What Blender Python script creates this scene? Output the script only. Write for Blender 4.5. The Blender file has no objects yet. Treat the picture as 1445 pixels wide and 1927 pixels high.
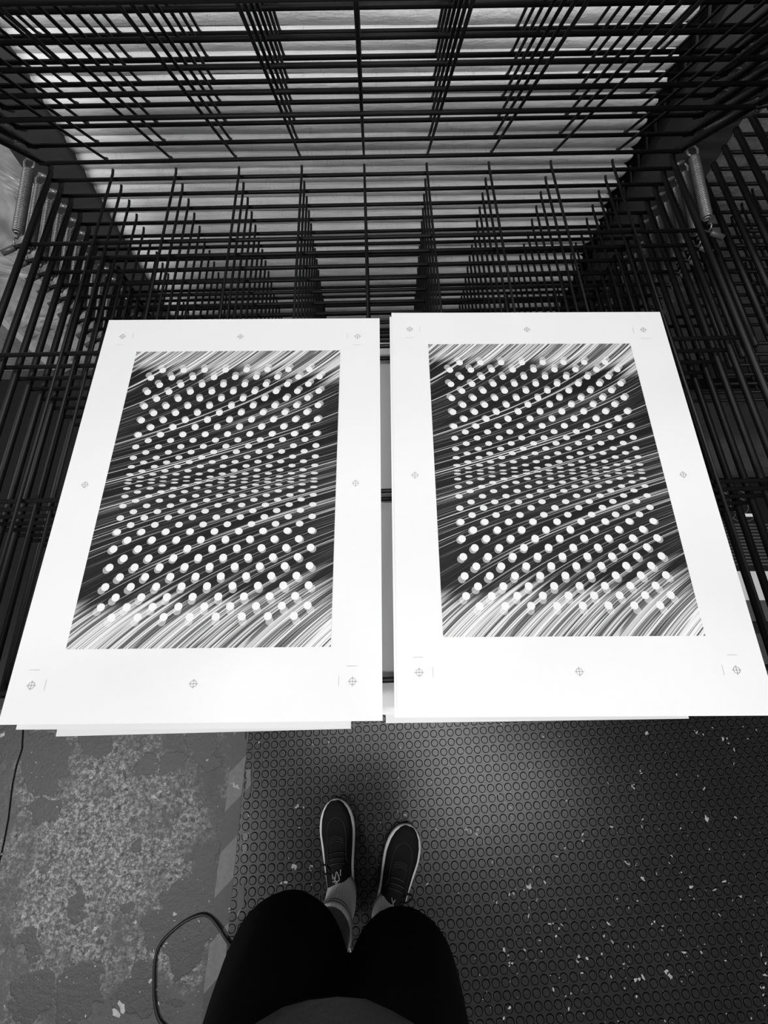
import bpy, bmesh, math, random
from mathutils import Vector, Matrix, noise, Euler

# ------------------------------------------------------------------ camera, world, lights, exposure
C = bpy.context.scene
COL = C.collection
CAM_H = 1.55
F_PX = 825.33
PITCH = math.radians(69.131)          # below the horizon
ROLL = 0.0025
cam_d = bpy.data.cameras.new('camera')
cam_d.sensor_fit = 'HORIZONTAL'
cam_d.sensor_width = 36.0
cam_d.lens = 36.0 * F_PX / 1445.0
cam_d.clip_start = 0.02
cam = bpy.data.objects.new('camera', cam_d)
COL.objects.link(cam)
_f = Vector((0, math.cos(PITCH), -math.sin(PITCH)))
_r0 = Vector((1, 0, 0))
_u0 = _r0.cross(_f)
_r = math.cos(ROLL) * _r0 + math.sin(ROLL) * _u0
_u = -math.sin(ROLL) * _r0 + math.cos(ROLL) * _u0
_m = Matrix((_r, _u, -_f)).transposed().to_4x4()
_m.translation = (0, 0, CAM_H)
cam.matrix_world = _m
C.camera = cam
C.view_settings.view_transform = 'Standard'
C.view_settings.look = 'None'
C.view_settings.gamma = 1.0
C.view_settings.use_curve_mapping = False
C.view_settings.exposure = -0.06

w = bpy.data.worlds.new('room_light')
C.world = w
w.use_nodes = True
w.node_tree.nodes['Background'].inputs[0].default_value = (1, 1, 1, 1)
w.node_tree.nodes['Background'].inputs[1].default_value = 0.05

def area_light(name, loc, target, sx, sy, power):
    d = bpy.data.lights.new(name, 'AREA')
    d.shape = 'RECTANGLE'
    d.size, d.size_y = sx, sy
    d.energy = power
    o = bpy.data.objects.new(name, d)
    COL.objects.link(o)
    o.location = loc
    o.rotation_euler = (Vector(target) - Vector(loc)).to_track_quat('-Z', 'Y').to_euler()
    return o
# fluorescent battens: one row behind the photographer, one above the rack; the last light is an added fill
area_light('overhead_light', (-2.05, -1.00, 2.70), (-1.3, 0.0, 0.0), 1.6, 0.10, 52)
area_light('overhead_light', (0.85, -0.85, 2.70), (0.6, 0.15, 0.0), 1.1, 0.14, 19)
area_light('overhead_light', (0.15, -0.30, 2.95), (0.2, 0.80, 0.5), 1.4, 0.12, 35)
area_light('overhead_light', (0.45, 0.62, 2.95), (0.25, 1.25, 0.75), 1.2, 0.10, 9)  # added fill aimed at the shutter to brighten it, not a known fitting

# ------------------------------------------------------------------ helpers
def px(x, y, z):
    """Point on the horizontal plane at height z seen at photo pixel (x, y): used to measure the photograph."""
    q = (x - 722.5) * _r - (y - 963.5) * _u + F_PX * _f
    return Vector((0, 0, CAM_H)) + q * ((z - CAM_H) / q.z)

class MB:
    def __init__(s): s.v, s.f, s.m = [], [], []
    def add(s, vs, fs, mat=0):
        o = len(s.v); s.v += [tuple(p) for p in vs]
        s.f += [tuple(i + o for i in f) for f in fs]; s.m += [mat] * len(fs)
    def tube(s, pts, r, n=8, cap=True, mat=0, closed=False):
        pts = [Vector(p) for p in pts]; N = len(pts)
        rs = r if isinstance(r, (list, tuple)) else [r] * N
        vs, fs = [], []; up = None
        for i, p in enumerate(pts):
            if closed: t = pts[(i + 1) % N] - pts[i - 1]
            else: t = pts[min(i + 1, N - 1)] - pts[max(i - 1, 0)]
            t.normalize()
            if up is None:
                up = Vector((0, 0, 1)) if abs(t.z) < .9 else Vector((1, 0, 0))
            a = t.cross(up)
            if a.length < 1e-6: a = t.cross(Vector((0, 1, 0)))
            a.normalize(); up = a.cross(t).normalized()
            for k in range(n):
                g = 2 * math.pi * k / n
                vs.append(p + rs[i] * (math.cos(g) * a + math.sin(g) * up))
        for i in range(N if closed else N - 1):
            j = (i + 1) % N
            for k in range(n):
                l = (k + 1) % n
                fs.append((i * n + k, i * n + l, j * n + l, j * n + k))
        if cap and not closed:
            fs.append(tuple(range(n - 1, -1, -1))); fs.append(tuple((N - 1) * n + k for k in range(n)))
        s.add(vs, fs, mat)
    def box(s, lo, hi, mat=0):
        x0, y0, z0 = lo; x1, y1, z1 = hi
        s.add([(x0, y0, z0), (x1, y0, z0), (x1, y1, z0), (x0, y1, z0), (x0, y0, z1), (x1, y0, z1), (x1, y1, z1), (x0, y1, z1)],
              [(3, 2, 1, 0), (4, 5, 6, 7), (0, 1, 5, 4), (1, 2, 6, 5), (2, 3, 7, 6), (3, 0, 4, 7)], mat)
    def loft(s, rings, cap0=True, cap1=True, mat=0):
        n = len(rings[0]); vs = [p for r in rings for p in r]; fs = []
        for i in range(len(rings) - 1):
            for k in range(n):
                l = (k + 1) % n
                fs.append((i * n + k, i * n + l, (i + 1) * n + l, (i + 1) * n + k))
        if cap0: fs.append(tuple(range(n - 1, -1, -1)))
        if cap1: fs.append(tuple((len(rings) - 1) * n + k for k in range(n)))
        s.add(vs, fs, mat)
    def mesh(s, name, mats, smooth=False):
        me = bpy.data.meshes.new(name)
        me.from_pydata(s.v, [], s.f); me.update()
        for m in (mats if isinstance(mats, (list, tuple)) else [mats]): me.materials.append(m)
        if any(s.m): me.polygons.foreach_set('material_index', s.m)
        if smooth: me.polygons.foreach_set('use_smooth', [True] * len(me.polygons))
        return me
    def build(s, name, mats, parent=None, smooth=False):
        return link(name, s.mesh(name, mats, smooth), parent)

def link(name, data, parent=None, loc=None, rot=None):
    o = bpy.data.objects.new(name, data); COL.objects.link(o)
    if parent: o.parent = parent
    if loc is not None: o.location = loc
    if rot is not None: o.rotation_euler = rot
    return o
def tag(o, label=None, cat=None, group=None, kind=None):
    if label: o['label'] = label
    if cat: o['category'] = cat
    if group: o['group'] = group
    if kind: o['kind'] = kind
    return o
def empty(name, loc=(0, 0, 0), rz=0):
    return link(name, None, None, loc, (0, 0, rz))
def children_of(o): return [c for c in COL.objects if c.parent == o]

# ------------------------------------------------------------------ materials
def new_mat(name):
    m = bpy.data.materials.new(name); m.use_nodes = True
    return m, m.node_tree, m.node_tree.nodes['Principled BSDF']
class NT:
    """Small wrapper for node graphs."""
    def __init__(s, nt): s.nt = nt
    def n(s, t, **kw):
        nd = s.nt.nodes.new(t)
        for k, v in kw.items(): setattr(nd, k, v)
        return nd
    def set(s, sock, v):
        if isinstance(v, bpy.types.NodeSocket): s.nt.links.new(v, sock)
        else: sock.default_value = v
    def math(s, op, a, b=0.0, c=0.0, clamp=False):
        nd = s.n('ShaderNodeMath', operation=op); nd.use_clamp = clamp
        s.set(nd.inputs[0], a); s.set(nd.inputs[1], b)
        if op in ('MULTIPLY_ADD',): s.set(nd.inputs[2], c)
        return nd.outputs[0]
    def step(s, x, lo, hi):
        nd = s.n('ShaderNodeMapRange', interpolation_type='SMOOTHSTEP')
        s.set(nd.inputs[0], x); nd.inputs[1].default_value = lo; nd.inputs[2].default_value = hi
        return nd.outputs[0]
    def noise(s, vec, scale, detail=2, rough=.5, dist=0.0):
        nd = s.n('ShaderNodeTexNoise')
        if vec is not None: s.nt.links.new(vec, nd.inputs['Vector'])
        nd.inputs['Scale'].default_value = scale; nd.inputs['Detail'].default_value = detail
        nd.inputs['Roughness'].default_value = rough; nd.inputs['Distortion'].default_value = dist
        return nd.outputs['Fac']
    def mix(s, f, a, b):
        nd = s.n('ShaderNodeMix', data_type='FLOAT')
        s.set(nd.inputs[0], f); s.set(nd.inputs[2], a); s.set(nd.inputs[3], b)
        return nd.outputs[0]
    def bump(s, h, strength, dist, bsdf):
        nd = s.n('ShaderNodeBump'); nd.inputs['Strength'].default_value = strength; nd.inputs['Distance'].default_value = dist
        s.nt.links.new(h, nd.inputs['Height']); s.nt.links.new(nd.outputs[0], bsdf.inputs['Normal'])
    def coord(s, out='Object'): return s.n('ShaderNodeTexCoord').outputs[out]
    def scaled(s, vec, x, y, z):
        nd = s.n('ShaderNodeVectorMath', operation='MULTIPLY'); s.nt.links.new(vec, nd.inputs[0]); nd.inputs[1].default_value = (x, y, z)
        return nd.outputs[0]
def plain(name, v, rough=.5, metal=0.0, spec=.5, var=.15, scale=40, bump=0.0):
    m, nt, b = new_mat(name); t = NT(nt)
    n = t.noise(t.coord(), scale, 3)
    val = t.math('MULTIPLY', t.math('MULTIPLY_ADD', n, var * 2, 1 - var), v)
    cb = t.n('ShaderNodeCombineColor')
    for i in range(3): nt.links.new(val, cb.inputs[i])
    nt.links.new(cb.outputs[0], b.inputs['Base Color'])
    b.inputs['Roughness'].default_value = rough; b.inputs['Metallic'].default_value = metal
    b.inputs['Specular IOR Level'].default_value = spec
    if bump: t.bump(n, bump, .002, b)
    return m
def grey_out(t, nt, b, val):
    cb = t.n('ShaderNodeCombineColor')
    for i in range(3): nt.links.new(val, cb.inputs[i])
    nt.links.new(cb.outputs[0], b.inputs['Base Color'])

M_wire = plain('black_enamelled_wire', .005, .46, 0, .22, .3, 60)
M_steel = plain('dull_spring_steel', .32, .38, .75, .5, .25, 80)
M_link = plain('bright_zinc_link', .42, .35, .7, .5, .2, 80)
M_sleeve = plain('hook_sleeve', .07, .35, 0, .5, .3, 80)
M_paper = plain('white_paper', .67, .75, 0, .2, .012, 60)
M_ink = plain('grey_mark_ink', .24, .7, 0, .2, .1, 60)
M_jamb = plain('dark_grey_paint', .055, .6, 0, .3, .15, 30, .2)
M_black = plain('black_plastic', .012, .35, 0, .5, .3, 60)
M_blackmatt = plain('black_gap', .006, .9, 0, .1, .2, 60)
M_panel = plain('pale_panel', .62, .5, 0, .3, .05, 20)
M_grey = plain('dark_grey_panel', .075, .5, 0, .4, .3, 30)
M_whiteplastic = plain('white_label', .85, .5, 0, .3, .02, 20)
M_cord = plain('black_rubber_cord', .010, .45, 0, .4, .2, 60)
M_fleck = plain('dried_white_paint', .42, .6, 0, .3, .4, 90)

def rough_wall():
    m, nt, b = new_mat('rough_plaster'); t = NT(nt); c = t.coord()
    n1 = t.noise(c, 14, 6, .65); n2 = t.noise(c, 90, 4, .6)
    v = t.math('MULTIPLY_ADD', n1, .28, .06); v = t.math('MULTIPLY_ADD', n2, .16, v); v = t.math('SUBTRACT', v, .05)
    grey_out(t, nt, b, v); b.inputs['Roughness'].default_value = .85
    t.bump(t.math('ADD', n1, n2), .6, .006, b); return m
M_wall = rough_wall()

def shutter_mat():
    m, nt, b = new_mat('old_white_paint'); t = NT(nt); c = t.coord()
    n1 = t.noise(t.scaled(c, 1.2, 1, 7), 9, 5, .6)
    n2 = t.noise(t.scaled(c, 3, 1, 10), 14, 4, .6)
    cr = t.step(t.math('ABSOLUTE', t.math('SUBTRACT', t.noise(t.scaled(c, 5, 1, 2), 3.2, 3, .55), .5)), 0, .006)
    v = t.math('MULTIPLY_ADD', n1, .25, .74); v = t.math('MULTIPLY', v, t.math('MULTIPLY_ADD', cr, .16, .84))
    grey_out(t, nt, b, v); b.inputs['Roughness'].default_value = .55
    t.bump(t.math('ADD', n2, n1), .35, .006, b); return m
M_shutter = shutter_mat()

def foil_mat():
    m, nt, b = new_mat('silvery_sheeting'); t = NT(nt); c = t.coord()
    n = t.noise(c, 10, 5, .6, .8)
    grey_out(t, nt, b, t.math('MULTIPLY_ADD', n, .25, .50))
    b.inputs['Roughness'].default_value = .38; b.inputs['Metallic'].default_value = .3
    t.bump(t.noise(c, 7, 3, .55, 1.0), .8, .04, b); return m
M_foil = foil_mat()

def floor_mat():
    m, nt, b = new_mat('worn_painted_concrete'); t = NT(nt); c = t.coord()
    mott = t.noise(c, 22, 8, .72); fine = t.noise(c, 95, 5, .7); big = t.noise(c, 2.6, 4, .6)
    sp1 = t.noise(c, 80, 6, .8); sp2 = t.noise(c, 150, 3, .6); mid = t.noise(c, 9, 5, .65)
    # smooth grey floor paint
    base = t.math('MULTIPLY_ADD', mott, .06, .022); base = t.math('MULTIPLY_ADD', fine, .03, base)
    # worn, scuffed cement showing through, speckled
    bare = t.math('MULTIPLY_ADD', t.step(sp1, .45, .60), .26, .07)
    bare = t.math('MULTIPLY_ADD', t.step(sp2, .56, .66), .18, bare)
    bare = t.math('MULTIPLY', bare, t.math('MULTIPLY_ADD', t.step(t.noise(c, 45, 5, .7), .54, .60), -.72, 1))
    pw = px(190, 1590, 0); dw = t.n('ShaderNodeVectorMath', operation='DISTANCE'); nt.links.new(c, dw.inputs[0]); dw.inputs[1].default_value = (pw.x, pw.y, 0)
    wear = t.math('MULTIPLY_ADD', mid, .95, t.math('MULTIPLY', dw.outputs['Value'], -.80))
    wear = t.step(wear, .10, .42)
    bare = t.mix(wear, base, bare)
    flecks = t.step(t.noise(c, 130, 2, .5), .70, .74)
    bare = t.math('MULTIPLY_ADD', flecks, .16, bare)
    # patches where the old dark floor paint is left: shapes of their own with flaked edges
    wob = t.n('ShaderNodeTexNoise'); nt.links.new(c, wob.inputs['Vector']); wob.inputs['Scale'].default_value = 16; wob.inputs['Detail'].default_value = 5
    wv = t.n('ShaderNodeVectorMath', operation='MULTIPLY_ADD')
    nt.links.new(wob.outputs['Color'], wv.inputs[0]); wv.inputs[1].default_value = (.13, .13, 0); nt.links.new(c, wv.inputs[2])
    dmin = None
    for (x, y, r) in [(85, 1440, .075), (60, 1405, .05), (82, 1525, .04), (320, 1440, .04), (276, 1432, .03), (345, 1690, .06), (300, 1755, .05),
                      (375, 1640, .045), (400, 1690, .09), (350, 1760, .07), (390, 1610, .03), (20, 1390, .06), (180, 1390, .06), (150, 1860, .06), (60, 1880, .06),
                      (260, 1870, .05), (400, 1440, .03), (380, 1400, .05), (150, 1700, .03), (240, 1705, .022), (60, 1770, .03), (250, 1585, .02)]:
        p = px(x, y, 0)
        d = t.n('ShaderNodeVectorMath', operation='DISTANCE'); nt.links.new(wv.outputs[0], d.inputs[0]); d.inputs[1].default_value = (p.x + .065, p.y + .065, 0)
        e = t.math('SUBTRACT', d.outputs['Value'], r)
        dmin = e if dmin is None else t.math('MINIMUM', dmin, e)
    paint = t.math('SUBTRACT', 1.0, t.step(dmin, -.003, .003))
    small = t.math('MULTIPLY', t.step(t.noise(c, 17, 3, .5), .655, .665), .8)
    paint = t.math('MAXIMUM', paint, small)
    old = t.math('MULTIPLY_ADD', fine, .025, .035)
    v = t.mix(paint, bare, old)
    v = t.math('MULTIPLY', v, t.math('MULTIPLY_ADD', big, .5, .78)); v = t.math('MAXIMUM', v, .015)
    grey_out(t, nt, b, v)
    nt.links.new(t.mix(paint, .52, .42), b.inputs['Roughness'])
    b.inputs['Specular IOR Level'].default_value = .5
    h = t.math('MULTIPLY_ADD', paint, .3, t.math('MULTIPLY_ADD', fine, .5, mott))
    t.bump(h, .55, .004, b); return m
M_floor = floor_mat()

MAT_P, MAT_YAW = 0.02638, 0.0629
MAT_O = (0.185, -0.1593)
def mat_mat():
    m, nt, b = new_mat('black_studded_rubber'); t = NT(nt); c = t.coord()
    big = t.noise(c, 5, 4, .6); fine = t.noise(c, 140, 4, .7); sc = t.noise(c, 30, 5, .65)
    v = t.math('MULTIPLY_ADD', big, .012, .007); v = t.math('MULTIPLY_ADD', fine, .010, v)
    scuff = t.step(sc, .62, .8)
    v = t.math('MULTIPLY_ADD', scuff, .02, v)
    # dark ring round every stud: dirt plus groove shade put into the colour
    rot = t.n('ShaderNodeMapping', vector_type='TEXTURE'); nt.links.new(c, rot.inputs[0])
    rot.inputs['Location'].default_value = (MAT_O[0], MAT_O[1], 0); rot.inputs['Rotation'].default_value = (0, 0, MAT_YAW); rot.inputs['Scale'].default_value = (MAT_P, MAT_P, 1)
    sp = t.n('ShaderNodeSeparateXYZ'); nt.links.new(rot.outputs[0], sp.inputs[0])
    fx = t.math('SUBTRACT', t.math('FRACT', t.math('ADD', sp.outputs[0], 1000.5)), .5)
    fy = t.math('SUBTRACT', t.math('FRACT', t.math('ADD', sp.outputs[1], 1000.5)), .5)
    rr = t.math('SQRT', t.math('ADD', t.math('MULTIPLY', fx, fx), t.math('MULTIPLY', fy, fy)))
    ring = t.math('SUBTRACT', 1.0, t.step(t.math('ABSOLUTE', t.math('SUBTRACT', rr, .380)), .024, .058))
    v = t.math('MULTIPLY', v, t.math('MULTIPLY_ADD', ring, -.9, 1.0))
    grey_out(t, nt, b, v)
    nt.links.new(t.math('MULTIPLY_ADD', fine, .22, .20), b.inputs['Roughness'])
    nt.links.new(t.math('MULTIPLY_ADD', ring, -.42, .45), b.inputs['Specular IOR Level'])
    t.bump(fine, .25, .001, b); return m
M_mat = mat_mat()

def tape_mat():
    m, nt, b = new_mat('striped_floor_tape'); t = NT(nt); c = t.coord()
    sp = t.n('ShaderNodeSeparateXYZ'); nt.links.new(c, sp.inputs[0])
    q = t.math('FRACT', t.math('DIVIDE', t.math('ADD', t.math('SUBTRACT', sp.outputs[1], sp.outputs[0]), 10.045), .205))
    st = t.step(q, .49, .505)
    n = t.noise(c, 60, 5, .65)
    v = t.mix(st, .045, .135); v = t.math('MULTIPLY', v, t.math('MULTIPLY_ADD', n, .9, .55))
    grey_out(t, nt, b, v); b.inputs['Roughness'].default_value = .5; return m
M_tape = tape_mat()

def art_mat():
    """Streaked print: uv 'flow' = (across the strokes, along them); uv 'tone' = (overprint, paleness)."""
    m, nt, b = new_mat('printed_streaks'); t = NT(nt)
    f = t.n('ShaderNodeUVMap'); f.uv_map = 'flow'; g = t.n('ShaderNodeUVMap'); g.uv_map = 'tone'
    sp = t.n('ShaderNodeSeparateXYZ'); nt.links.new(g.outputs[0], sp.inputs[0]); lift, T = sp.outputs[0], sp.outputs[1]
    v1 = t.scaled(f.outputs[0], 42, .8, 0); v2 = t.scaled(f.outputs[0], 150, 1.0, 0); v3 = t.scaled(f.outputs[0], 62, .35, 0); v4 = t.scaled(f.outputs[0], 170, .4, 0); v5 = t.scaled(f.outputs[0], 9, .8, 0)
    n1, n2, n3, n4, n5 = t.noise(v1, 1, 2, .6), t.noise(v2, 1, 1, .5), t.noise(v3, 1, 2, .6), t.noise(v4, 1, 1, .5), t.noise(v5, 1, 1, .5)
    dark = t.math('MULTIPLY_ADD', t.step(n3, .602, .628), .62, .014)
    dark = t.math('MULTIPLY_ADD', t.step(n2, .64, .68), .22, dark)
    dark = t.math('MULTIPLY_ADD', t.step(n1, .60, .72), .035, dark)
    dark = t.math('MULTIPLY', dark, t.math('MULTIPLY_ADD', t.step(n5, .35, .65), .75, .35))
    pale = t.math('SUBTRACT', 1.0, t.math('MULTIPLY', t.step(n1, .53, .57), .80))
    pale = t.math('MULTIPLY', pale, t.math('SUBTRACT', 1.0, t.math('MULTIPLY', t.step(n4, .54, .58), .72)))
    pale = t.math('MULTIPLY', pale, t.math('MULTIPLY_ADD', t.step(n3, .42, .60), -.26, .78))
    Tn = t.math('MULTIPLY_ADD', t.math('SUBTRACT', t.noise(t.scaled(f.outputs[0], 24, .2, 0), 1, 2, .6), .5), 1.5, T)
    Tn = t.mix(t.math('MULTIPLY', t.step(T, .0, .12), 1.0), T, Tn)
    v = t.mix(t.step(Tn, .28, .66), dark, pale)
    v = t.math('MULTIPLY', t.mix(lift, v, .80), .84)
    v = t.math('MINIMUM', v, .67)
    grey_out(t, nt, b, v); b.inputs['Roughness'].default_value = .65; b.inputs['Specular IOR Level'].default_value = .25
    return m
M_art = art_mat()

# ------------------------------------------------------------------ the setting
WALL_Y, RYAW = 1.27, 0.0333
def at_wall(o): o.location = (0, WALL_Y, 0); o.rotation_euler = (0, 0, 0.02); return o
m = MB(); m.box((-4, -3.0, -.06), (4, WALL_Y + .15, 0)); floor = tag(m.build('floor', M_floor), kind='structure')
m = MB(); m.box((-4, 0, 0), (4, .12, 3.2)); wall = at_wall(tag(m.build('wall_back', M_wall), kind='structure'))
m = MB(); m.box((-.91, -.055, 0), (-.775, 0, 3.2)); at_wall(tag(m.build('trim_1', M_jamb), kind='structure'))
m = MB(); m.box((.668, -.055, 0), (.84, 0, 3.2)); at_wall(tag(m.build('trim_2', M_jamb), kind='structure'))
# floor: crack and flecks (parts of the floor)
random.seed(4)
m = MB()
pts = [px(x, y, 0) for x, y in [(47, 1340), (45, 1380), (42, 1410), (33, 1440), (26, 1475), (20, 1510), (14, 1540), (9, 1570), (2, 1605), (-8, 1650)]]
pts = [Vector((p.x + random.uniform(-.004, .004), p.y, .0005)) for p in pts]
for a, b_ in zip(pts, pts[1:]):
    m.add([a + Vector((-.0025, 0, 0)), a + Vector((.003, 0, .0003)), b_ + Vector((.003, 0, .0003)), b_ + Vector((-.0025, 0, 0))], [(0, 1, 2, 3)])
m.build('crack', M_blackmatt, floor)
def blob(mb, c, r, z, k=9, stretch=1.0, ang=0.0):
    vs = []
    for i in range(k):
        a = 2 * math.pi * i / k; q = r * random.uniform(.45, 1.25)
        x, y = q * math.cos(a) * stretch, q * math.sin(a)
        vs.append((c[0] + x * math.cos(ang) - y * math.sin(ang), c[1] + x * math.sin(ang) + y * math.cos(ang), z))
    mb.add([(c[0], c[1], z + .0006)] + vs, [(0, i + 1, (i + 1) % k + 1) for i in range(k)])
m = MB()
for (x, y, r) in [(245, 1668, .006), (230, 1895, .016), (218, 1905, .012), (172, 1463, .008), (300, 1490, .008), (310, 1475, .007), (290, 1500, .008), (318, 1490, .006),
                  (180, 1748, .01), (255, 1735, .008), (284, 1845, .009), (390, 1430, .006), (440, 1477, .008), (447, 1481, .008), (328, 1720, .007), (5, 1382, .01), (360, 1505, .005)]:
    p = px(x, y, 0); blob(m, p, r * .6, .0006, stretch=random.uniform(1, 2), ang=random.uniform(0, 3))
for i in range(150):
    p = px(random.uniform(0, 440), random.uniform(1400, 1920), 0); blob(m, p, random.uniform(.0007, .0020), .0006, 6, random.uniform(1, 2.5), random.uniform(0, 3))
m.build('paint_flecks', M_fleck, floor)['kind'] = 'stuff'

# shutter behind the rack
sh = at_wall(tag(empty('roller_shutter'), 'pale corrugated shutter standing upright against the wall behind the rack', 'shutter'))
XL, XR, PIT = -.80, .632, .0375
m = MB(); NX, NZ = 60, 8
for s in range(int(2.9 / PIT)):
    z0 = .02 + s * PIT; xr = XR + random.uniform(-.006, .006)
    vs = []
    for j in range(NZ + 1):
        q = j / NZ
        prof = math.sin(math.pi * q) ** .7 * .0075
        for i in range(NX + 1):
            a = i / NX; x = XL + (xr - XL) * (1 - (1 - a) ** 1.5)
            e = max(0, 1 - (xr - x) / .02); k = math.sqrt(max(0, 1 - e * e))
            zz = z0 + PIT * (.5 + (q - .5) * (k * .93 + .07 if e > 0 else 1))
            wv = noise.noise(Vector((x * 3, s * 1.7, q * 1.2))) * .0035 + noise.noise(Vector((x * 14, s * 5.1, q))) * .0012
            vs.append((x, -.028 - prof * (.3 + .7 * k) - wv, zz + .25 * wv))
    fs = [(j * (NX + 1) + i, j * (NX + 1) + i + 1, (j + 1) * (NX + 1) + i + 1, (j + 1) * (NX + 1) + i) for j in range(NZ) for i in range(NX)]
    m.add(vs, fs)
m.build('slat_curtain', M_shutter, sh, True)
m = MB(); m.box((.58, -.014, 0), (.668, -.002, 3.0)); g = m.build('guide_channel', M_blackmatt, sh)
g['label'] = 'black guide channel'
m = MB(); m.tube([(.640, -.030, .03), (.664, -.030, -.01)], .0028, 6); clip = m.mesh('guide_clip', M_jamb)
for k in range(60): link('guide_clip', clip, g, (0, 0, .06 + k * PIT))

# silvery sheeting left of it
fo = at_wall(tag(empty('plastic_sheeting'), 'crumpled silvery sheeting hanging on the wall left of the rack', 'sheeting'))
m = MB(); NX, NZ = 70, 150
x0, x1, zt = -1.375, -.893, 2.3
vs = []
for j in range(NZ + 1):
    for i in range(NX + 1):
        a, q = i / NX, j / NZ
        x = x0 + (x1 - x0) * a; z = .03 + zt * q
        d = .010 + .014 * abs(noise.noise(Vector((x * 16, z * 3.0, 3)))) + .02 * abs(noise.noise(Vector((x * 5 + z * 2.2, z * 5, 7)))) + .008 * noise.noise(Vector((x * 32, z * 22, 1)))
        d += .03 * math.exp(-((x + 1.115) / .010) ** 2) + .02 * math.exp(-((x + 1.35) / .02) ** 2)
        vs.append((x, -d, z))
fs = [(j * (NX + 1) + i, j * (NX + 1) + i + 1, (j + 1) * (NX + 1) + i + 1, (j + 1) * (NX + 1) + i) for j in range(NZ) for i in range(NX)]
m.add(vs, fs); m.build('sheet', M_foil, fo, True)
m = MB(); m.box((x0 - .045, -.014, .02), (x0 + .005, 0, 2.35)); m.build('edge_strip', M_panel, fo)['label'] = 'pale flat edge strip'

# ------------------------------------------------------------------ drying racks
S = .64
HW = 2.1575 * S / 2
BARS = [0, .1965, .4779, .7676, 1.0497]
DZ, DZ2, TILT = .03315, .0324, .8259
R_RAIL, R_BAR, R_ROD = .0062, .0040, .0028
TOP_Z = CAM_H - .64

def frame_mesh(hw, bars, tip=.03):
    m = MB(); L = bars[-1]
    for s in (-1, 1):
        m.tube([(s * hw, tip, tip * .2), (s * hw, tip * .4, .002), (s * hw, -L - .01, .0)], R_RAIL, 10)
    for b in bars: m.tube([(-hw, -b, -.0035), (hw, -b, -.0035)], R_BAR, 8)
    return m.mesh('tray_frame', M_wire, True)
def rod_mesh(L):
    m = MB(); m.tube([(0, .016, .007), (0, .004, .0042), (0, -L, .0033)], R_ROD, 7); return m.mesh('wire_rod', M_wire, True)
def hook_mesh(s, b1):
    m = MB(); x = s * HW
    m.tube([(x - s * .004, -b1, -.0035), (x + s * .010, -b1 - .002, -.003), (x + s * .024, -b1 - .008, -.003), (x + s * .046, -b1 - .020, -.005)], .0040, 8)
    m.tube([(x + s * .024, -b1 - .008, -.003), (x + s * .027, -b1 - .0095, -.0032), (x + s * .048, -b1 - .021, -.0052)], .0058, 10, mat=1)
    return m.mesh('spring_hook', [M_wire, M_sleeve], True)
def spring_mesh(s, b1, up):
    """Coil from the hook at the second bar up to the lug at the rear corner of the tray above (offset `up`)."""
    x = s * HW
    A = Vector((x + s * .019, -b1 - .005, .002)); B = Vector((x + s * .016, .004, .004)) + Vector(up)
    m = MB(); d = (B - A); L = d.length; d.normalize()
    side = d.cross(Vector((0, 0, 1))).normalized(); nn = side.cross(d)
    c0, c1, R = .024, L - .026, .0088
    turns, seg = 40, 12; pts = []
    for i in range(turns * seg + 1):
        q = i / (turns * seg); a = 2 * math.pi * q * turns
        rr = R * min(1, .55 + q * turns * .35, .55 + (1 - q) * turns * .35)
        pts.append(A + d * (c0 + (c1 - c0) * q) + rr * (math.cos(a) * side + math.sin(a) * nn))
    m.tube(pts, .0019, 5)
    # lower eye round the hook
    pts = [A + d * c0 + .005 * side]
    for i in range(9):
        a = math.pi * (1.5 * i / 8) ; pts.append(A + d * (.007 * math.cos(a) + .005) + .007 * math.sin(a) * nn)
    m.tube(pts, .0017, 6)
    # upper open link and the lug it hangs on
    p = B - d * .026
    loop = [p + .004 * side, p + d * .006 + .010 * side, p + d * .018 + .012 * side, p + d * .028 + .006 * side, p + d * .028 - .006 * side, p + d * .018 - .012 * side, p + d * .006 - .010 * side, p - .004 * side]
    m.tube(loop, .0024, 6, mat=1)
    lug = Vector((x, 0, .001)) + Vector(up)
    m.tube([lug, lug + Vector((s * .012, .004, .004)), B + Vector((s * .004, .002, .002))], .0046, 8, mat=1)
    return m.mesh('spring', [M_steel, M_link], True)

b1 = BARS[1]
ME_frame, ME_rod = frame_mesh(HW, BARS), rod_mesh(BARS[-1])
ME_hook = {s: hook_mesh(s, b1) for s in (-1, 1)}
ME_spring = {(s, 0): spring_mesh(s, b1, (0, 0, DZ)) for s in (-1, 1)}
ME_spring.update({(s, 1): spring_mesh(s, b1, (0, -DZ2 * math.sin(TILT), DZ2 * math.cos(TILT))) for s in (-1, 1)})

def tray(parent, z, tilt=0.0, springs=True, frame=ME_frame, rod=ME_rod, n=9):
    t = link('tray', frame, parent, (0, 0, z), (-tilt, 0, 0))
    for i in range(n):
        link('wire_rod', rod, t, ((i - 4) * HW / 5, 0, 0))
    if springs:
        for s in (-1, 1):
            link('spring_hook', ME_hook[s], t)
            link('spring', ME_spring[(s, 1 if tilt else 0)], t)
    return t

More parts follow.
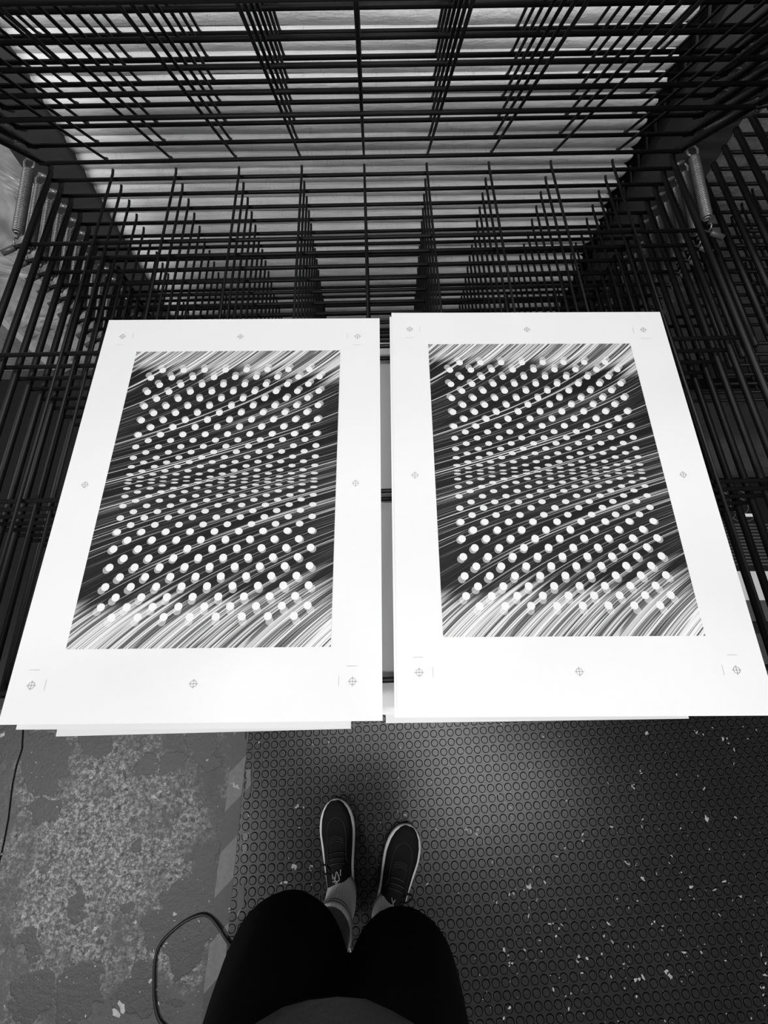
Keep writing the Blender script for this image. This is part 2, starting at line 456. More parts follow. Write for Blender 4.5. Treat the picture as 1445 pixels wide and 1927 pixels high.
rack = tag(empty('drying_rack', (-.0703 * S, 1.6372 * S, 0), RYAW), 'black wire drying rack whose flat trays hold the two big prints, upper trays swung up', 'drying rack')
N_FLAT = 18
for k in range(N_FLAT): tray(rack, TOP_Z - k * DZ)
for k in range(9): tray(rack, TOP_Z + .0028 + (k + 1) * DZ2, TILT)
def rack_stand(parent, hw, depth, top):
    m = MB()
    for s in (-1, 1):
        m.tube([(s * hw, .037, .06), (s * hw, .037, top)], .0055, 10)
        m.box((s * (hw - .03) - .015, -depth, .06), (s * (hw - .03) + .035, .05, .09))
    m.box((-hw + .03, .02, .06), (hw - .03, .05, .09)); m.box((-hw + .03, -depth, .06), (hw - .03, -depth + .03, .09))
    m.build('stand', M_wire, parent)
    for s in (-1, 1):
        for y in (.03, -depth + .02):
            w_ = MB(); x = s * (hw - .03)
            w_.tube([(x - .012, y, .0335), (x + .012, y, .0335)], .030, 20); w_.tube([(x, y, .03), (x, y, .065)], .008, 8)
            w_.build('castor', M_black, parent, True)
rack_stand(rack, HW, .80, TOP_Z - .25)

# the neighbouring rack: shallower, all trays flat
rack2 = tag(empty('drying_rack', (1.425, 1.09, 0), .03), 'second black wire rack standing to the right of the print rack', 'drying rack')
BARS2 = [0, .1965, .43]
ME_frame2, ME_rod2 = frame_mesh(HW, BARS2, .008), rod_mesh(BARS2[-1])
for k in range(-9, 9): tray(rack2, TOP_Z - k * DZ, 0, False, ME_frame2, ME_rod2)
rack_stand(rack2, HW, .42, TOP_Z - .25)

# ------------------------------------------------------------------ prints
SW, SL, TH = .5005, .6765, .0004
def paper_mesh(name, seed):
    m = MB(); nx, ny = 12, 16; vs = []
    for lay in (0, 1):
        for j in range(ny + 1):
            for i in range(nx + 1):
                x, y = SW * i / nx, SL * j / ny
                vs.append((x, y, TH * lay + .0004 * noise.noise(Vector((x * 5, y * 5, seed)))))
    n = (nx + 1) * (ny + 1); q = nx + 1; fs = []
    for j in range(ny):
        for i in range(nx):
            a = j * q + i
            fs.append((n + a, n + a + 1, n + a + q + 1, n + a + q)); fs.append((a, a + q, a + q + 1, a + 1))
    for i in range(nx):
        fs.append((i, i + 1, n + i + 1, n + i)); k = ny * q + i; fs.append((k + 1, k, n + k, n + k + 1))
    for j in range(ny):
        k = j * q; fs.append((k + q, k, n + k, n + k + q)); k += nx; fs.append((k, k + q, n + k + q, n + k))
    m.add(vs, fs); return m.mesh(name, M_paper, False)
FX, FY, FW, FL = .0654, .0933, .3643, .5092
ASP = FL / FW
def slope(v): return .30 + .72 * (2 * v - 1) ** 2
_g = [0.0]
for i in range(400): _g.append(_g[-1] + ASP / 400 / slope((i + .5) / 400))
def gfun(v):
    t = min(max(v, 0), 1) * 400; i = min(int(t), 399); return _g[i] + (_g[i + 1] - _g[i]) * (t - i)
def sst(a, b, x):
    t = min(max((x - a) / (b - a), 0), 1); return t * t * (3 - 2 * t)
def flow(u, v): return (u - gfun(v) + 5, u + v)
def pale(u, v):
    return max(1 - sst(-.01, .14 + .09 * u, 1 - v), 1 - sst(.01, .19 + .10 * u, v))
ROWS = [.9187, .8877, .8576, .829, .8012, .7724, .7455, .7183, .6912, .6639, .6424, .6197, .5994, .5803, .5635, .5486, .5336, .5219, .5117, .5031, .4982, .4926,
        .4833, .4741, .4619, .4477, .4328, .4159, .397, .377, .3543, .3326, .3071, .28, .2519, .225, .1965, .1684, .1384, .1113, .083]
def art_mesh():
    vs, fs, uf, ut = [], [], [], []
    def face(idx, uvs, lifts):
        fs.append(idx)
        for (u, v), l in zip(uvs, lifts): uf.append(flow(u, v)); ut.append((l, pale(u, v)))
    nx, ny = 36, 90
    def P(u, v, z): return (FX + u * FW, FY + v * FL, z)
    Z0 = TH + .0006
    for j in range(ny + 1):
        for i in range(nx + 1): vs.append(P(i / nx, j / ny, Z0))
    for j in range(ny):
        for i in range(nx):
            a = j * (nx + 1) + i
            c = [(i, j), (i + 1, j), (i + 1, j + 1), (i, j + 1)]
            face((a, a + 1, a + nx + 2, a + nx + 1), [(x / nx, y / ny) for x, y in c], [0] * 4)
    K = 22
    def disc(u, v, ru, rv, z, lift):
        o = len(vs); uvs = []
        for k in range(K):
            a = 2 * math.pi * k / K; q = (u + ru * math.cos(a), v + rv * math.sin(a)); uvs.append(q); vs.append(P(q[0], q[1], z))
        face(tuple(range(o, o + K)), uvs, [lift] * K)
    RU = .0158
    dots = []
    for r, v in enumerate(ROWS):
        sp = (ROWS[max(r - 1, 0)] - ROWS[min(r + 1, 40)]) / (2 if 0 < r < 40 else 1)
        k = min(1, max(.13, sp / .0272))
        for c in range(8 + r % 2):
            u = (.0980 if r % 2 else .1478) + .1008 * c
            dots.append((u, v, k))
    for u, v, k in dots:                       # translucent second printing, spread outwards from the middle
        dv = (v - .5); 
        du, dd = (u - .5) * .030 * min(1, abs(dv) * 3), .0135 * math.copysign(max(0, abs(dv) - .12) / .30, dv) if abs(dv) > .12 else 0
        if abs(dd) > .0015: disc(u + du, v + dd, RU, RU / ASP * k, Z0 + .00008, .40)
    for u, v, k in dots:
        disc(u, v, RU, RU / ASP * k, Z0 + .00016, .96 if k > .85 else .62 + .3 * k)
    me = bpy.data.meshes.new('printed_image'); me.from_pydata(vs, [], fs); me.update()
    me.materials.append(M_art)
    for nm, dat in (('flow', uf), ('tone', ut)):
        l = me.uv_layers.new(name=nm); l.data.foreach_set('uv', [c for p in dat for c in p])
    return me
def marks_mesh():
    m = MB(); z = TH + .0007; w2 = .00024
    def line(a, b):
        a, b = Vector((*a, z)), Vector((*b, z)); d = (b - a).normalized(); n = Vector((-d.y, d.x, 0)) * w2
        m.add([a - n, b - n, b + n, a + n], [(0, 1, 2, 3)])
    for x, y in [(.0330, .6375), (.2473, .6355), (.4603, .634), (.0335, .3420), (.4606, .3408), (.0305, .0473), (.2470, .0474), (.4604, .0483)]:
        line((x - .0062, y), (x + .0062, y)); line((x, y - .0062), (x, y + .0062))
        for k in range(20):
            a, b_ = 2 * math.pi * k / 20, 2 * math.pi * (k + 1) / 20
            line((x + .0043 * math.cos(a), y + .0043 * math.sin(a)), (x + .0043 * math.cos(b_), y + .0043 * math.sin(b_)))
    w2 = .00014
    for x, y, sx, sy in [(.0330, .6375, 1, -1), (.4603, .634, -1, -1), (.0305, .0473, 1, 1), (.4604, .0483, -1, 1)]:
        line((x - .008, y + sy * .0195), (x + .006, y + sy * .0195)); line((x + sx * .0185, y - .006), (x + sx * .0185, y + .007))
    return m.mesh('registration_marks', M_ink)
ME_art, ME_marks = art_mesh(), marks_mesh()
Z_SHEET = TOP_Z + .0074
def sheet(name, x, y, z, yaw, seed, art, label, cat, group=None):
    o = link(name, paper_mesh(name, seed), None, (x, y, z), (0, 0, yaw))
    tag(o, label, cat, group)
    if art:
        link('printed_image', ME_art, o); link('registration_marks', ME_marks, o)
    return o
sheet('art_print', -.7838 * S, -.0886 * S, Z_SHEET, .0118, 1, True, 'left one of the two large streaked prints with white dots on the top tray', 'print', 'prints drying on the top tray')
sheet('art_print', .0281 * S, -.0610 * S, Z_SHEET + .0012, .0074, 2, True, 'right one of the two large streaked prints with white dots on the top tray', 'print', 'prints drying on the top tray')
def sheet_at(p_l, tr, yaw, seed, label, extra=0.0):
    z = TOP_Z - tr * DZ + .0076 + extra; p = px(*p_l, z)
    return sheet('paper_sheet', p.x, p.y, z, yaw, seed, False, label, 'paper', 'sheets on the lower trays')
p = px(744, 1341, Z_SHEET)
sheet('paper_sheet', .0281 * S - .0035, -.0610 * S - .008, Z_SHEET - .0002, .0074, 3, False, 'white sheet directly under the right print, its corner showing at the top left', 'paper', 'sheets on the lower trays')
sheet_at((677, 1345), 2, .004, 4, 'white sheet on a lower tray filling the gap between the two prints', 0)
sheet_at((726, 1361), 5, .016, 5, 'white sheet with its front edge sticking out below the right print')
sheet_at((30, 1373), 3, .006, 6, 'white sheet under the left print, its front edge jutting out at the left corner')
sheet_at((105, 1386), 6, .026, 7, 'lowest white sheet under the left print, slanted front edge reaching furthest forward')

# ------------------------------------------------------------------ rubber mat, tape, cord
MX0, MX1, MY0, MY1, MT = -.427, 2.3, -1.5, -.10, .0035
m = MB(); m.box((MX0, MY0, 0), (MX1, MY1, MT))
cy, sy = math.cos(MAT_YAW), math.sin(MAT_YAW)
K = 16
for i in range(-40, 95):
    for j in range(-70, 40):
        x = MAT_O[0] + MAT_P * (cy * i - sy * j); y = MAT_O[1] + MAT_P * (sy * i + cy * j)
        if not (MX0 + .012 < x < MX1 - .012 and -1.15 < y < MY1 - .012) or x > 1.75: continue
        ra, rb = .0098, .0088
        vs = [(x + r * math.cos(2 * math.pi * k / K), y + r * math.sin(2 * math.pi * k / K), z) for r, z in ((ra, MT), (ra - .0002, MT + .0009), (rb, MT + .0014)) for k in range(K)]
        fs = [(l * K + k, l * K + (k + 1) % K, (l + 1) * K + (k + 1) % K, (l + 1) * K + k) for l in (0, 1) for k in range(K)] + [tuple(2 * K + k for k in range(K))]
        m.add(vs, fs)
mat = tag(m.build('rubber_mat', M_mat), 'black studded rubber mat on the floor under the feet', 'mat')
random.seed(11)
m = MB(); ZT = MT + .0016
def splat(x, y, r, n=3):
    p = px(x, y, ZT)
    for _ in range(n):
        q = (p.x + random.gauss(0, r * .6), p.y + random.gauss(0, r * .6)); blob(m, q, r * .55 * random.uniform(.5, 1.0), ZT, 9, random.uniform(1, 2.2), random.uniform(0, 3))
for (x, y, r, n) in [(556, 1632, .008, 4), (585, 1632, .005, 5), (531, 1661, .007, 3), (655, 1773, .006, 5), (660, 1790, .004, 3), (557, 1518, .005, 1), (1330, 1538, .009, 2), (1384, 1540, .007, 1),
                     (1362, 1388, .007, 3), (1372, 1398, .005, 2), (1310, 1375, .006, 3), (1323, 1383, .004, 2), (1218, 1378, .006, 2), (1395, 1683, .007, 1), (1230, 1735, .007, 2), (1442, 1815, .006, 1),
                     (1300, 1668, .006, 1), (1036, 1737, .006, 2), (961, 1487, .005, 1), (960, 1520, .005, 2), (962, 1538, .006, 2), (880, 1560, .007, 3), (897, 1565, .006, 2), (1085, 1805, .009, 2),
                     (1205, 1840, .010, 3), (1255, 1835, .011, 3), (1130, 1795, .006, 1), (1336, 1600, .005, 1), (1280, 1560, .005, 1), (941, 1362, .006, 1), (1105, 1417, .005, 1), (995, 1668, .007, 3),
                     (1010, 1695, .006, 2), (963, 1680, .006, 2), (930, 1695, .005, 2), (950, 1790, .006, 3), (960, 1810, .006, 3), (1193, 1480, .006, 3), (1206, 1455, .006, 3), (1180, 1625, .007, 3), (1210, 1655, .007, 2),
                     (690, 1465, .004, 2), (748, 1464, .003, 1), (585, 1560, .003, 1), (1340, 1370, .004, 2), (1400, 1365, .004, 1), (822, 1562, .006, 2), (805, 1660, .005, 1)]:
    splat(x, y, r, n)
for i in range(300):
    y = random.uniform(1370, 1925); x = random.uniform(460, 1445)
    p = px(x, y, ZT); s = random.random()
    blob(m, p, .0006 + .0022 * s ** 3, ZT, 7, random.uniform(1, 2.5), random.uniform(0, 3))
for i in range(100):
    y = random.uniform(1560, 1925); x = random.uniform(900, 1445)
    p = px(x, y, ZT); blob(m, p, .0008 + .0024 * random.random() ** 2, ZT, 8, random.uniform(1, 3), random.uniform(0, 3))
m.build('paint_splatter', M_fleck, mat)['label'] = 'dried white paint splatter'; COL.objects['paint_splatter']['kind'] = 'stuff'

m = MB(); random.seed(2); n = 60
xl = [-.476 + random.uniform(-.002, .002) for _ in range(n + 1)]; xr = [-.4285 + random.uniform(-.002, .001) for _ in range(n + 1)]
ys = [-1.2 + 1.32 * i / n for i in range(n + 1)]
vs = [(xl[i], ys[i], .0006) for i in range(n + 1)] + [(xr[i], ys[i], .0007) for i in range(n + 1)]
m.add(vs, [(i, n + 1 + i, n + 2 + i, i + 1) for i in range(n)])
for poly in ([(463, 1448), (472, 1447), (472, 1490), (466, 1502), (460, 1498), (464, 1470)], [(447, 1684), (460, 1656), (459, 1700), (446, 1728)], [(456, 1568), (466, 1566), (466, 1580), (458, 1583)], [(456, 1590), (464, 1588), (464, 1602), (457, 1606)],
             [(458, 1372), (462, 1372), (461, 1392), (458, 1392)], [(466, 1372), (468, 1375), (467, 1398), (464, 1390)]):
    ps = [px(x, y, MT + .002) for x, y in poly]; m.add(ps, [tuple(range(len(ps)))[::-1]])
tag(m.build('floor_tape', M_tape), 'worn striped floor tape running along the left edge of the rubber mat', 'tape')

m = MB(); m.box((-2.2, -.095, 0), (.74, 1.19, .003))
tag(m.build('rubber_mat', M_black), 'plain black mat on the floor underneath the print rack', 'mat')

def smooth_path(pts, k=8):
    pts = [Vector(p) for p in pts]; out = []
    for i in range(len(pts) - 1):
        p0, p1, p2, p3 = pts[max(i - 1, 0)], pts[i], pts[i + 1], pts[min(i + 2, len(pts) - 1)]
        for j in range(k):
            t = j / k
            out.append(.5 * ((2 * p1) + (p2 - p0) * t + (2 * p0 - 5 * p1 + 4 * p2 - p3) * t * t + (3 * p1 - p0 - 3 * p2 + p3) * t ** 3))
    return out + [pts[-1]]
cp = [px(x, y, .0045) for x, y in [(520, 1850), (470, 1812), (432, 1773), (412, 1744), (395, 1726), (376, 1722), (345, 1736), (312, 1764), (297, 1787), (291, 1815), (290, 1850), (291, 1885), (300, 1920), (330, 1950), (350, 1990)]]
for i in (0, 1, 2): cp[i].z = .0098
cp[3].z = .0075
m = MB(); m.tube(smooth_path(cp), .0042, 8); tag(m.build('power_cord', M_cord, None, True), 'black power cord looping over the bare floor left of the person', 'cord')

# ------------------------------------------------------------------ appliance at the right of the rack
ap = tag(empty('appliance', (1.21, .345, 0), 0), 'black ribbed appliance with a pale panel, low beside the right edge of the rack', 'appliance')
AZ = .35
m = MB(); m.box((-.27, -.20, .02), (.30, .22, AZ)); body = m.build('housing', M_black, ap)
bv = body.modifiers.new('round', 'BEVEL'); bv.width = .02; bv.segments = 3
m = MB()
for i in range(13): 
    y = -.045 + i * .0098; m.box((-.25, y, AZ - .001), (.28, y + .0042, AZ + .004))
m.build('cooling_ribs', M_grey, ap)
m = MB(); m.box((-.245, -.142, AZ - .001), (.27, -.062, AZ + .0025)); m.build('pale_panel', M_panel, ap)
m = MB(); m.box((-.245, -.198, AZ - .001), (.27, -.143, AZ + .0018)); m.build('front_panel', M_grey, ap)
m = MB(); m.box((-.165, .100, AZ - .001), (-.133, .109, AZ + .003)); m.build('label', M_whiteplastic, ap)
for cx_ in (-.225, -.165):
    m = MB()
    for r in (.026, .05):
        m.tube([(cx_ + r * math.cos(a * math.pi / 16), .135 + r * math.sin(a * math.pi / 16), AZ + .001) for a in range(32)], .0016, 6, closed=True)
    m.build('dial_ring', M_grey, ap, True)
for sx in (-.22, .25):
    for sy_ in (-.16, .18):
        m = MB(); m.tube([(sx, sy_, 0), (sx, sy_, .025)], .018, 12); m.build('foot', M_black, ap)

# ------------------------------------------------------------------ the person
M_skin = plain('skin', .13, .55, 0, .4, .12, 60)
M_shorts = plain('black_cotton', .006, .95, 0, .08, .3, 200)
M_shirt = plain('dark_grey_jersey', .05, .95, 0, .1, .35, 300)
M_sock = None
def sock_mat():
    m, nt, b = new_mat('ribbed_sock'); t = NT(nt); c = t.coord()
    sp = t.n('ShaderNodeSeparateXYZ'); nt.links.new(c, sp.inputs[0])
    z = sp.outputs[2]
    def band(lo, hi): return t.math('MULTIPLY', t.math('GREATER_THAN', z, lo), t.math('LESS_THAN', z, hi))
    st = t.math('ADD', band(.205, .212), band(.224, .231))
    at = t.math('ARCTAN2', sp.outputs[1], sp.outputs[0])
    rib = t.math('SINE', t.math('MULTIPLY', at, 44))
    v = t.math('MULTIPLY_ADD', rib, .06, .76); v = t.math('MULTIPLY', v, t.math('SUBTRACT', 1.0, t.math('MULTIPLY', st, .95)))
    grey_out(t, nt, b, v); b.inputs['Roughness'].default_value = .9; t.bump(rib, .3, .001, b); return m
M_sock = sock_mat()
M_suede = plain('black_suede', .008, .85, 0, .25, .4, 250)
M_midsole = plain('pale_midsole', .80, .55, 0, .3, .06, 40)
M_thread = plain('grey_stitching', .035, .7, 0, .3, .2, 100)
M_emblem = plain('white_embroidery', .5, .6, 0, .3, .05, 60)

def ring(cx, cy, z, rx, ry, n=24, ph=0, sq=2.0):
    out = []
    for k in range(n):
        a = 2 * math.pi * k / n + ph; c_, s_ = math.cos(a), math.sin(a)
        e = 2 / sq
        out.append((cx + rx * math.copysign(abs(c_) ** e, c_), cy + ry * math.copysign(abs(s_) ** e, s_), z))
    return out
person = tag(empty('person', (-.06, -.50, 0)), 'person standing on the mat in black shorts, dark shirt, striped socks and black shoes', 'person')
OX, OY = -.06, -.50
def L(pts): return [(x - OX, y - OY, z) for x, y, z in pts]
# feet: heel, toe in plan
FEET = {'l': (Vector((-.106, -.630, 0)), Vector((-.143, -.332, 0))), 'r': (Vector((-.014, -.680, 0)), Vector((.077, -.396, 0)))}
ANK = {'l': Vector((-.113, -.560, .10)), 'r': Vector((.010, -.605, .10))}
KNEE = {'l': Vector((-.140, -.505, .50)), 'r': Vector((.020, -.520, .50))}
HIP = {'l': Vector((-.150, -.475, .90)), 'r': Vector((.030, -.475, .90))}
body = MB()
for k in ('l', 'r'):
    a, kn, h = ANK[k], KNEE[k], HIP[k]
    heel, toe = FEET[k]; d = (toe - heel).normalized()
    rs = []
    for z, rx, ry, back in [(.05, .036, .045, .0), (.10, .034, .042, 0), (.16, .036, .044, .006), (.24, .045, .052, .014), (.34, .054, .060, .016), (.42, .050, .055, .008), (.50, .056, .060, 0), (.60, .066, .072, 0), (.75, .080, .088, 0), (.90, .088, .100, 0), (.97, .07, .09, 0)]:
        if z < .5: c_ = a.lerp(kn, max(0, (z - .1) / .4))
        else: c_ = kn.lerp(h, min(1, (z - .5) / .4))
        rs.append(L(ring(c_.x, c_.y - back, z, rx, ry)))
    body.loft(rs)
    # bare foot inside the shoe
    fr = []
    for t_, w_, h_ in [(.10, .022, .04), (.2, .026, .06), (.4, .028, .045), (.6, .030, .022), (.78, .026, .012), (.85, .014, .008)]:
        c_ = heel.lerp(toe, t_); n_ = Vector((-d.y, d.x, 0))
        fr.append(L([tuple(c_ + n_ * w_ * math.cos(2 * math.pi * q / 16) + Vector((0, 0, .022 + h_ * .5 + h_ * .5 * math.sin(2 * math.pi * q / 16)))) for q in range(16)]))
    body.loft(fr)
# trunk, neck, head
tr = [(.86, .155, .105, -.46), (.95, .165, .115, -.46), (1.05, .150, .120, -.455), (1.15, .150, .115, -.465), (1.28, .165, .115, -.485), (1.38, .175, .105, -.50), (1.44, .12, .075, -.505), (1.48, .062, .062, -.50), (1.54, .056, .06, -.49)]
body.loft([L(ring(-.06, y, z, rx, ry)) for z, rx, ry, y in tr])
hd = [(1.53, .04, .05, -.475), (1.555, .055, .075, -.465), (1.59, .066, .09, -.465), (1.64, .075, .098, -.475), (1.69, .077, .100, -.48), (1.73, .070, .09, -.485), (1.765, .045, .06, -.49), (1.775, .015, .02, -.49)]
body.loft([L(ring(-.06, y, z, rx, ry)) for z, rx, ry, y in hd])
body.loft([L(ring(-.06, -.378 + q, z, r_, .02)) for z, r_, q in [(1.60, .016, 0), (1.615, .017, .012), (1.635, .012, .004), (1.66, .008, -.004)]])   # nose
for s in (-1, 1):
    body.loft([L(ring(-.06 + s * .076, -.485, z, .012, ry)) for z, ry in [(1.61, .012), (1.635, .024), (1.665, .022), (1.675, .010)]])                 # ears
    # arms bent at the elbow, forearms reaching forward at chest height
    sh_, el, wr = Vector((-.06 + s * .19, -.50, 1.37)), Vector((-.06 + s * .27, -.52, 1.10)), Vector((-.03 + s * .11, -.27, 1.27))
    body.tube(L([tuple(sh_ + (Vector((-.06, -.5, 1.36)) - sh_) * .35), tuple(sh_), tuple(sh_.lerp(el, .5)), tuple(el)]), [.055, .055, .048, .040], 14)
    body.tube(L([tuple(el), tuple(el.lerp(wr, .35)), tuple(wr)]), [.040, .040, .026], 14)
    fd = Vector((-s * .35, .9, .45)).normalized(); sd = Vector((s * .5, .1, .75)).normalized()
    palm = wr + fd * .05
    body.tube(L([tuple(wr - fd * .01), tuple(wr + fd * .03), tuple(wr + fd * .085)]), [.026, .032, .030], 12)
    for q, ln in zip((-.026, -.009, .009, .025), (.060, .072, .068, .052)):
        b0 = wr + fd * .08 + sd * q
        body.tube(L([tuple(b0 - fd * .02), tuple(b0 + fd * ln * .4), tuple(b0 + fd * ln * .75 - Vector((s * .018, 0, -.004))), tuple(b0 + fd * ln * .85 - Vector((s * .036, 0, -.006)))]), [.0095, .009, .0085, .007], 8)
    tb = wr + fd * .03 + sd * .025
    body.tube(L([tuple(tb), tuple(tb + sd * .025 + fd * .012), tuple(tb + sd * .038 + fd * .038)]), [.012, .0105, .008], 8)
bo = body.build('body', M_skin, person, True)
rm = bo.modifiers.new('union', 'REMESH'); rm.mode = 'VOXEL'; rm.voxel_size = .0055; rm.use_smooth_shade = True
sm = bo.modifiers.new('smooth', 'SMOOTH'); sm.factor = .5; sm.iterations = 4
# hair
m = MB(); m.loft([L(ring(-.06, y, z, rx, ry)) for z, rx, ry, y in [(1.64, .081, .085, -.505), (1.69, .083, .102, -.492), (1.735, .077, .098, -.488), (1.772, .052, .068, -.49), (1.787, .018, .024, -.49)]])
ho = m.build('hair', M_black, person, True)
# shorts
def shorts():
    m = MB()
    prof = {'l': [(.500, -.176, -.503, .112, .128), (.56, -.170, -.500, .112, .126), (.66, -.160, -.492, .106, .120), (.78, -.148, -.478, .098, .112), (.88, -.135, -.468, .095, .112), (.98, -.120, -.462, .085, .105)],
            'r': [(.515, .034, -.508, .100, .112), (.58, .032, -.504, .102, .114), (.68, .030, -.492, .100, .114), (.78, .024, -.480, .098, .112), (.88, .010, -.468, .095, .112), (.98, -.005, -.462, .085, .105)]}
    for k in prof:
        rs = []
        for z, cx_, cy_, rx, ry in prof[k]:
            r_ = []
            for i in range(40):
                a = 2 * math.pi * i / 40
                f = 1 + .035 * noise.noise(Vector((math.cos(a) * 2.2, math.sin(a) * 2.2, z * 5 + (3 if k == 'l' else 9))))
                r_.append((cx_ + rx * f * math.cos(a), cy_ + ry * f * math.sin(a), z + .01 * noise.noise(Vector((math.cos(a) * 2, math.sin(a) * 2, 5)))))
            rs.append(L(r_))
        m.loft(rs)
    m.loft([L(ring(-.06, -.462, z, rx, ry, 40)) for z, rx, ry in [(.85, .165, .108), (.93, .172, .115), (1.0, .160, .118)]])
    return m
so = shorts().build('shorts', M_shorts, person, True)
rm = so.modifiers.new('union', 'REMESH'); rm.mode = 'VOXEL'; rm.voxel_size = .006; rm.use_smooth_shade = True
sm = so.modifiers.new('smooth', 'SMOOTH'); sm.factor = .5; sm.iterations = 3
m = MB(); q0, q1 = Vector((-.218, -.430, .86)), Vector((-.248, -.470, .74))
m.tube(L([tuple(q0), tuple(q0.lerp(q1, .5)), tuple(q1)]), .0016, 6); m.build('pocket_edge', M_midsole, so)
# shirt
m = MB()
rs = []
for z, rx, ry, y in [(.965, .170, .122, -.452), (1.00, .165, .172, -.452), (1.06, .108, .200, -.450), (1.14, .105, .200, -.452), (1.20, .160, .150, -.465), (1.28, .180, .130, -.485), (1.38, .188, .118, -.50), (1.45, .12, .085, -.505), (1.47, .075, .072, -.50)]:
    rs.append(L([(x + .006 * noise.noise(Vector((i * .4, z * 6, 2))), yy, zz + .008 * noise.noise(Vector((i * .35, z, 8)))) for i, (x, yy, zz) in enumerate(ring(-.042, y, z, rx, ry, 40))]))
m.loft(rs, False, False)
for s in (-1, 1):
    sh_, el = Vector((-.06 + s * .17, -.50, 1.38)), Vector((-.06 + s * .265, -.52, 1.12))
    m.tube(L([tuple(sh_), tuple(sh_.lerp(el, .4)), tuple(sh_.lerp(el, .75))]), [.070, .068, .064], 18, cap=False)
shirt = m.build('shirt', M_shirt, person, True)
# socks
for k in ('l', 'r'):
    m = MB(); a, kn = ANK[k], KNEE[k]; heel, toe = FEET[k]; d = (toe - heel).normalized()
    rs = []
    tops = [(.05, .040, .052, -.010), (.085, .041, .056, -.006), (.11, .040, .052, 0), (.15, .0405, .048, .004), (.20, .046, .053, .010), (.235, .050, .056, .013), (.255, .052, .058, .014), (.256, .047, .053, .014)]
    for z, rx, ry, back in tops:
        c_ = a.lerp(kn, max(0, (z - .1) / .4)); rs.append([(x - a.x, y - a.y, zz) for x, y, zz in ring(c_.x, c_.y - back, z, rx, ry, 40)])
    m.loft(rs, True, False)
    o = m.build('sock', M_sock, person, True); o.location = (a.x - OX, a.y - OY, 0)
# shoes
def half_width(t, side):
    """Half width of the shoe outline at t (0 heel, 1 toe); side +1 is the outer edge."""
    if t <= 0 or t >= 1: return .0
    pts = [(0, .0), (.02, .016), (.06, .027), (.14, .0345), (.28, .0345 if side < 0 else .0365), (.45, .037 if side < 0 else .042), (.62, .046), (.74, .0505), (.84, .047), (.91, .039), (.96, .028), (.985, .017), (1, 0)]
    for (a, x), (b_, y) in zip(pts, pts[1:]):
        if a <= t <= b_:
            q = (t - a) / (b_ - a); return x + (y - x) * q
def outline(scale, n=72):
    """Smooth plan outline as (t, offset) pairs going round, in metres across."""
    out = []
    for side in (1, -1):
        for i in range(n // 2):
            q = i / (n // 2); t = .5 - .5 * math.cos(math.pi * q)
            if side < 0: t = 1 - t
            out.append((t, side * half_width(t, side) * scale))
    sm_ = out
    for _ in range(3):
        sm_ = [((sm_[i - 1][0] + 2 * sm_[i][0] + sm_[(i + 1) % len(sm_)][0]) / 4, (sm_[i - 1][1] + 2 * sm_[i][1] + sm_[(i + 1) % len(sm_)][1]) / 4) for i in range(len(sm_))]
    return sm_
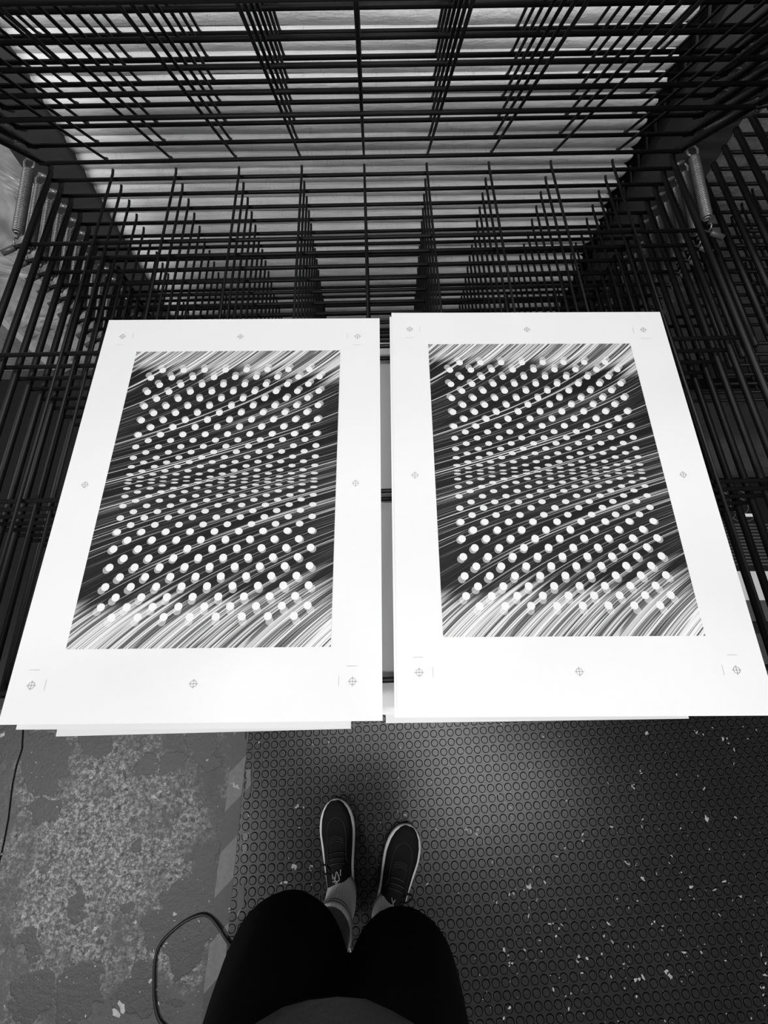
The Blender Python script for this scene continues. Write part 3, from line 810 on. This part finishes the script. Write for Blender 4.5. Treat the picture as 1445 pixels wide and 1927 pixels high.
def shoe(k, mir):
    heel, toe = FEET[k]; LEN = (toe - heel).length; d = (toe - heel).normalized(); n = Vector((-d.y, d.x, 0)) * mir
    ang = math.atan2(d.y, d.x)
    base = MT + .0020
    def W(t, off, z): p = heel + d * LEN * t + n * off; return (p.x - OX, p.y - OY, z)
    root = link('shoe', None, person)
    ol = outline(1.0)
    def lay(sc, z, lift=0, shrink=0):
        out = []
        for t, o in ol:
            tt = .5 + (t - .5) * (1 - shrink); out.append(W(tt, o * sc, z + lift * max(0, (t - .75) / .25) ** 2))
        return out
    m = MB(); m.loft([lay(.98, base, .004), lay(1.0, base + .004, .004), lay(1.0, base + .008, .004)], True, True); m.build('outsole', M_black, root, True)
    m = MB(); m.loft([lay(1.01, base + .006, .004), lay(1.04, base + .012, .004, -.008), lay(1.03, base + .026, .003, -.006), lay(.96, base + .029, .003, .012)], True, True); m.build('midsole', M_midsole, root, True)
    # upper: cross sections from heel to toe
    m = MB(); rs = []
    def top(t):
        pts = [(0.0, .086), (.05, .092), (.15, .088), (.27, .094), (.36, .108), (.44, .103), (.54, .088), (.66, .068), (.78, .054), (.88, .048), (.95, .043), (1, .036)]
        for (a, x), (b_, y) in zip(pts, pts[1:]):
            if a <= t <= b_: q = (t - a) / (b_ - a); q = q * q * (3 - 2 * q); return x + (y - x) * q
    NT_ = 40
    for i in range(NT_ + 1):
        t = .018 + .974 * math.sin(.5 * math.pi * i / NT_) ** .9 if i else .018; hw_o = half_width(t, 1) * .90; hw_i = half_width(t, -1) * .90; zt = base + top(t); zb = base + .022
        r_ = []
        for q in range(25):
            a = math.pi * q / 24; c_, s_ = math.cos(a), math.sin(a)
            w_ = (hw_o if c_ > 0 else hw_i) * math.copysign(abs(c_) ** .62, c_)
            if t > .45: s2 = s_ ** .75
            else: s2 = s_ ** .6
            narrow = 1 - .30 * s_ ** 2 * (1 if t < .5 else max(0, 1 - (t - .5) / .25))
            r_.append(W(t, w_ * narrow, zb + (zt - zb) * s2 * (.90 if t < .30 and s_ > .97 else 1)))
        r_ += [W(t, -hw_i * .9, zb - .002), W(t, hw_o * .9, zb - .002)]
        rs.append(r_)
    m.loft(rs); up = m.build('upper', M_suede, root, True)
    # toe-cap seam, vamp creases
    def surf(t, o):
        hw_ = half_width(t, 1 if o > 0 else -1) * .90; zt = base + top(t); zb = base + .022
        narrow = 1 - .30 * (1 if t < .5 else max(0, 1 - (t - .5) / .25))
        x = min(1, abs(o) / max(hw_, .001)); s_ = math.sqrt(max(0, 1 - x ** 3.2))
        return W(t, o, zb + (zt - zb) * s_ ** .75 + .0006)
    m = MB()
    m.tube(smooth_path([surf(t, o) for t, o in [(.52, -.030), (.58, -.025), (.66, -.027), (.76, -.026), (.83, -.019), (.865, 0), (.83, .019), (.76, .026), (.66, .027), (.58, .025), (.52, .030)]], 5), .0009, 5)
    m.build('toe_seam', M_thread, up)
    m = MB()
    for q in (0, .014, .03): m.tube(smooth_path([surf(.70 - q, -.020), surf(.715 - q, -.008), surf(.722 - q, .006), surf(.71 - q, .018)], 5), .0009, 5)
    m.build('vamp_crease', M_thread, up)
    # collar round the ankle
    m = MB(); m.tube([W(.185 + .15 * math.cos(a * math.pi / 16), .031 * math.sin(a * math.pi / 16), base + .089 + .013 * math.cos(a * math.pi / 16)) for a in range(32)], .0055, 8, closed=True); m.build('collar', M_suede, root, True)
    # lace: knot loop at the outer side
    m = MB()
    m.tube(smooth_path([surf(.50, .020), W(.52, .036, base + .066), W(.50, .050, base + .05), W(.47, .052, base + .045), W(.455, .040, base + .062), surf(.47, .020)], 5), .0022, 6)
    for t in (.53, .565, .60): m.tube(smooth_path([surf(t, -.022), surf(t + .01, 0), surf(t, .022)], 4), .0022, 6)
    m.build('lace', M_cord, root, True)
    # embroidered emblem on the tongue
    m = MB(); e = lambda u, v: tuple(Vector(surf(.455 + 2.0 * v, u * mir)) + Vector((0, 0, .0022)))
    if k == 'l': strokes = [[(.012, -.012), (.006, -.010), (.001, .018), (-.006, -.008), (.004, -.012), (.008, .004)], [(-.010, .022), (-.009, .004)], [(.012, .012), (.011, -.004)], [(.006, -.018), (-.001, -.018)]]
    else: strokes = [[(.008, .016), (.002, .004), (-.002, .014)], [(.002, .004), (-.002, -.010), (-.008, -.016)], [(.006, -.004), (-.004, -.014)]]
    for s_ in strokes: m.tube(smooth_path([e(*p) for p in s_], 4), .0011, 5)
    m.build('emblem', M_emblem, up)
    return root
shoe('l', 1); shoe('r', -1)
